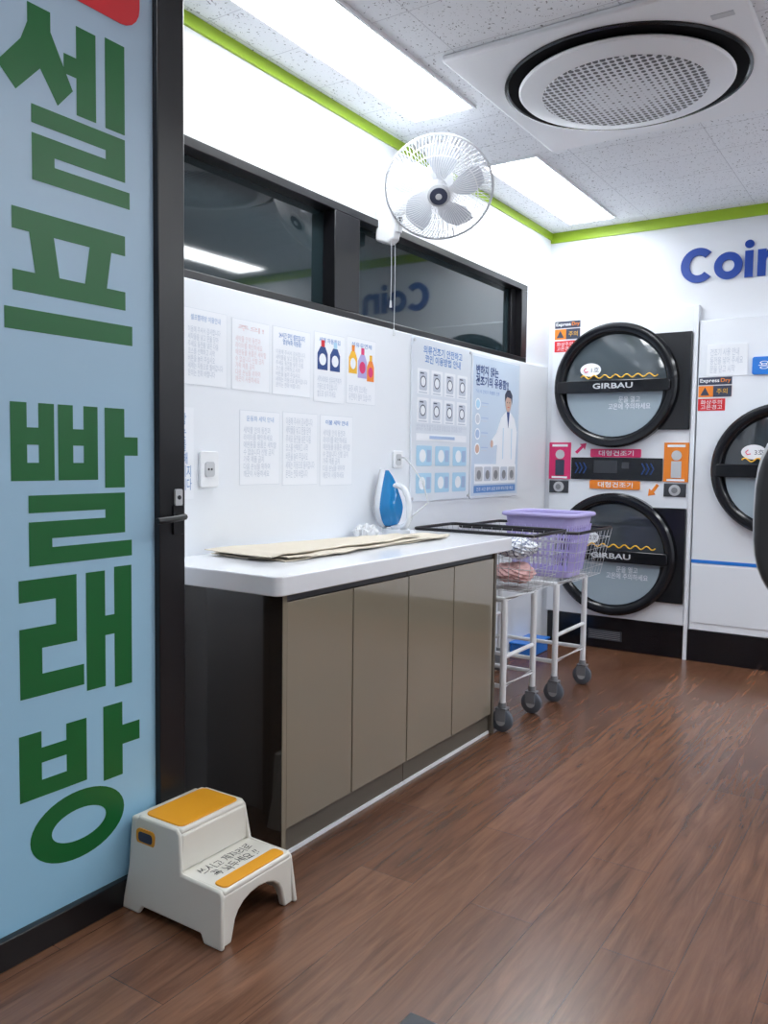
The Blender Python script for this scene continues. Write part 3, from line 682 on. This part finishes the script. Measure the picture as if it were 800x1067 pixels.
# crumpled white cloth next to the iron
b=MB();bm=b.bm;bmesh.ops.create_icosphere(bm,subdivisions=5,radius=1)
for v in bm.verts:
    d=v.co.copy();q=1-.16*abs(math.sin(5*d.x+3*d.y))-.14*abs(math.sin(8*d.y-3*d.x+1))-.08*abs(math.sin(19*d.x+11*d.y))
    v.co=V((.068+d.x*.058*q,2.965+d.y*.085*q,.8555+max(0,(d.z+.55))*.042*q))
b.mi('whitecloth');b.done('press_cloth',label='small crumpled white cloth on the worktop beside the iron',cat='cloth')
# lilac basket in cart B
e=empty('laundry_basket',(.455,4.08,.603),'lilac slatted plastic laundry basket standing in the wire cart','basket')
bx,by,bz=.455,4.08,.606
def rect_ring(hx,hy,z,r=.05,n=6):
    P=[]
    for sx_,sy_,a0 in((1,-1,-90),(1,1,0),(-1,1,90),(-1,-1,180)):
        for i in range(n+1):
            a=math.radians(a0+90*i/n);P.append(V((bx+sx_*(hx-r)+r*math.cos(a),by+sy_*(hy-r)+r*math.sin(a),z)))
    return P
def dims(t):return .145+.043*t,.115+.045*t
H=.315;b=MB()
for t0,t1,rep in((0,.10,0),(.80,1.0,0),(.32,.365,0),(.56,.605,0)):
    h0=dims(t0);h1=dims(t1);A=rect_ring(*h0,bz+H*t0);C_=rect_ring(*h1,bz+H*t1);A2=rect_ring(h0[0]-.004,h0[1]-.004,bz+H*t0);C2=rect_ring(h1[0]-.004,h1[1]-.004,bz+H*t1)
    va,vc,va2,vc2=[[b.bm.verts.new(p) for p in q] for q in(A,C_,A2,C2)];n_=len(va)
    for i in range(n_):
        j=(i+1)%n_;b.face([va[i],va[j],vc[j],vc[i]],'lilac');b.face([va2[i],vc2[i],vc2[j],va2[j]],'lilac');b.face([vc[i],vc[j],vc2[j],vc2[i]],'lilac');b.face([va[i],va2[i],va2[j],va[j]],'lilac')
def side_pt(t,q,s_):
    hx,hy=dims(t)
    if s_==0:return V((bx+(hx-.02)*q,by-hy+.002,bz+H*t))
    if s_==1:return V((bx+(hx-.02)*q,by+hy-.002,bz+H*t))
    if s_==2:return V((bx-hx+.002,by+(hy-.02)*q,bz+H*t))
    return V((bx+hx-.002,by+(hy-.02)*q,bz+H*t))
for s_ in range(4):
    n_=11 if s_<2 else 9
    for i in range(n_):
        q=-1+2*i/(n_-1);b.tube([side_pt(.08,q,s_),side_pt(.84,q,s_)],.0052,'lilac',4)
h0=dims(0);b.face([b.bm.verts.new(p) for p in rect_ring(h0[0]-.004,h0[1]-.004,bz+.003)],'lilac')
b.done('shell',e,smooth=False)
b=MB();b.tube(rect_ring(dims(1)[0]+.008,dims(1)[1]+.008,bz+H),.011,'lilac',8,closed=True);b.done('rim',e)
# blue box in the corner
e=empty('storage_box',(.08,4.75,0),'low blue plastic box on the floor in the corner','box')
b=MB();b.box((.0+.004,4.62,.0),(.14,4.90,.075),'blue2');b.done('body',e,bevel=.008)
MB().box((.003,4.61,.075),(.15,4.91,.088),'blue2').done('lid',e,bevel=.004)

# ---------------------------------------------------------------- step stool
e=empty('step_stool',(.55,1.555,0),'cream two-step plastic stool with yellow treads and handwriting','stool')
yc=1.555
def tap(c):return V((c.x,yc+(c.y-yc)*(1-.16*c.z/.25),c.z))
XZ=lambda y:F((0,y,0),(1,0,0),(0,0,1)) # normal -y
b=MB()
prof=[(.365,0),(.43,0),(.445,.022),(.655,.022),(.668,0),(.730,0),(.720,.128),(.712,.14),(.575,.143),(.562,.238),(.55,.25),(.41,.25),(.398,.238)]
for yy in(1.424,1.700):
    b.prism(XZ(yy),prof,0,.014,'cream')
b.box((.398,1.418,.236),(.562,1.692,.250),'cream')
b.box((.555,1.418,.126),(.720,1.692,.1405),'cream')
b.box((.553,1.418,.14),(.566,1.692,.238),'cream')
FX=F((.70,0,0),(0,1,0),(0,0,1))
arch=[(1.411,0),(1.455,0)]
for i in range(9):
    a=math.pi-math.pi*i/8;arch.append((yc+.085*math.cos(a)*(1 if abs(math.cos(a))<.99 else 1.05),.055+.045*math.sin(a)))
arch+=[(1.655,0),(1.699,0),(1.699,.13),(1.411,.13)]
b.prism(FX,arch,.0,.021,'cream')
b.box((.372,1.418,.06),(.395,1.692,.240),'cream')
b.done('body',e,bevel=.007,seg=3,xf=tap)
TOPF=F((0,0,0),(0,1,0),(-1,0,0)) # right=+y, up=-x, normal=+z
b=MB();b.rrect(TOPF,1.428,-.552,1.682,-.412,.02,.2495,.2535,'pad');b.done('upper_tread_pad',e,bevel=.0015,xf=tap,label='yellow rubber tread pad')
b=MB();b.rrect(TOPF,1.430,-.712,1.680,-.670,.014,.1400,.1440,'pad');b.done('lower_tread_pad',e,bevel=.0015,xf=tap,label='yellow rubber tread pad')
b=MB();b.rrect(XZ(1.411),.405,.180,.475,.222,.014,-.004,.004,'pad');b.rrect(XZ(1.411),.414,.188,.466,.214,.009,.004,.005,'inkd');b.done('hand_hole',e,xf=lambda c:V((c.x,c.y+.020,c.z)),label='yellow-rimmed hand hole')
text("쓰시고 제자리로\n꼭 놔두세요 !!",TOPF,1.462,-.660,.185,.074,.1408,'inkk','handwriting',e,align='CENTER',wob=.06)
# ---------------------------------------------------------------- chair at the edge
e=empty('lounge_chair',(2.05,3.1,0),'dark grey upholstered chair with rounded high back','chair')
CH=F((0,3.0,0),(1,0,0),(0,0,1))
def se(cx,cz,rx,rz,n=48,p=3.0):
    return [(cx+rx*math.copysign(abs(math.cos(t))**(2/p),math.cos(t)),cz+rz*math.copysign(abs(math.sin(t))**(2/p),math.sin(t))) for t in [2*math.pi*i/n for i in range(n)]]
MB().prism(CH,se(1.975,1.03,.350,.335),.0,.06,'leather').done('backrest',e,bevel=.02,seg=4)
MB().prism(CH,se(1.985,1.035,.372,.358),-.03,.0,'lgrey').done('back_shell',e,bevel=.01,seg=3)
MB().box((1.78,3.05,.46),(2.26,3.50,.56),'leather').done('seat',e,bevel=.04,seg=4)
b=MB();b.tube([(2.02,3.04,.85),(2.02,3.08,.60),(2.02,3.14,.44)],.025,'darkgrey',10);b.done('back_support',e)
b=MB();b.tube([(2.04,3.27,.06),(2.04,3.27,.46)],.028,'darkgrey',12);b.done('post',e)
b=MB();b.lathe(F((0,0,0),(1,0,0),(0,1,0)),2.04,3.27,[(.24,0),(.235,.015),(.05,.045),(.03,.065)],'darkgrey',cap0=True,cap1=True);b.done('base',e)
MB().box((1.225,1.36,.0),(1.305,1.475,.010),'darkgrey').done('floor_hinge_cover',bevel=.003,label='small dark metal cover plate set on the wood floor',cat='floor plate')

# ---------------------------------------------------------------- world + camera
w=bpy.data.worlds.new("world");S.world=w;w.use_nodes=True
w.node_tree.nodes["Background"].inputs[0].default_value=(.6,.75,1,1);w.node_tree.nodes["Background"].inputs[1].default_value=.05
f,ya,pi_,ro=866.8,.5811,.0656,.0135
fwv=V((-math.sin(ya)*math.cos(pi_),math.cos(ya)*math.cos(pi_),-math.sin(pi_)))
r0=V((math.cos(ya),math.sin(ya),0));u0=r0.cross(fwv)
r1=r0*math.cos(ro)+u0*math.sin(ro);u1=-r0*math.sin(ro)+u0*math.cos(ro)
cd=bpy.data.cameras.new("camera");co=bpy.data.objects.new("camera",cd);COL.objects.link(co)
Mx=Matrix((r1,u1,-fwv)).transposed().to_4x4();Mx.translation=V((2.108,0,1.2));co.matrix_world=Mx
cd.sensor_fit='VERTICAL';cd.sensor_height=36;cd.lens=f*36/1067;cd.clip_start=.02
S.camera=co
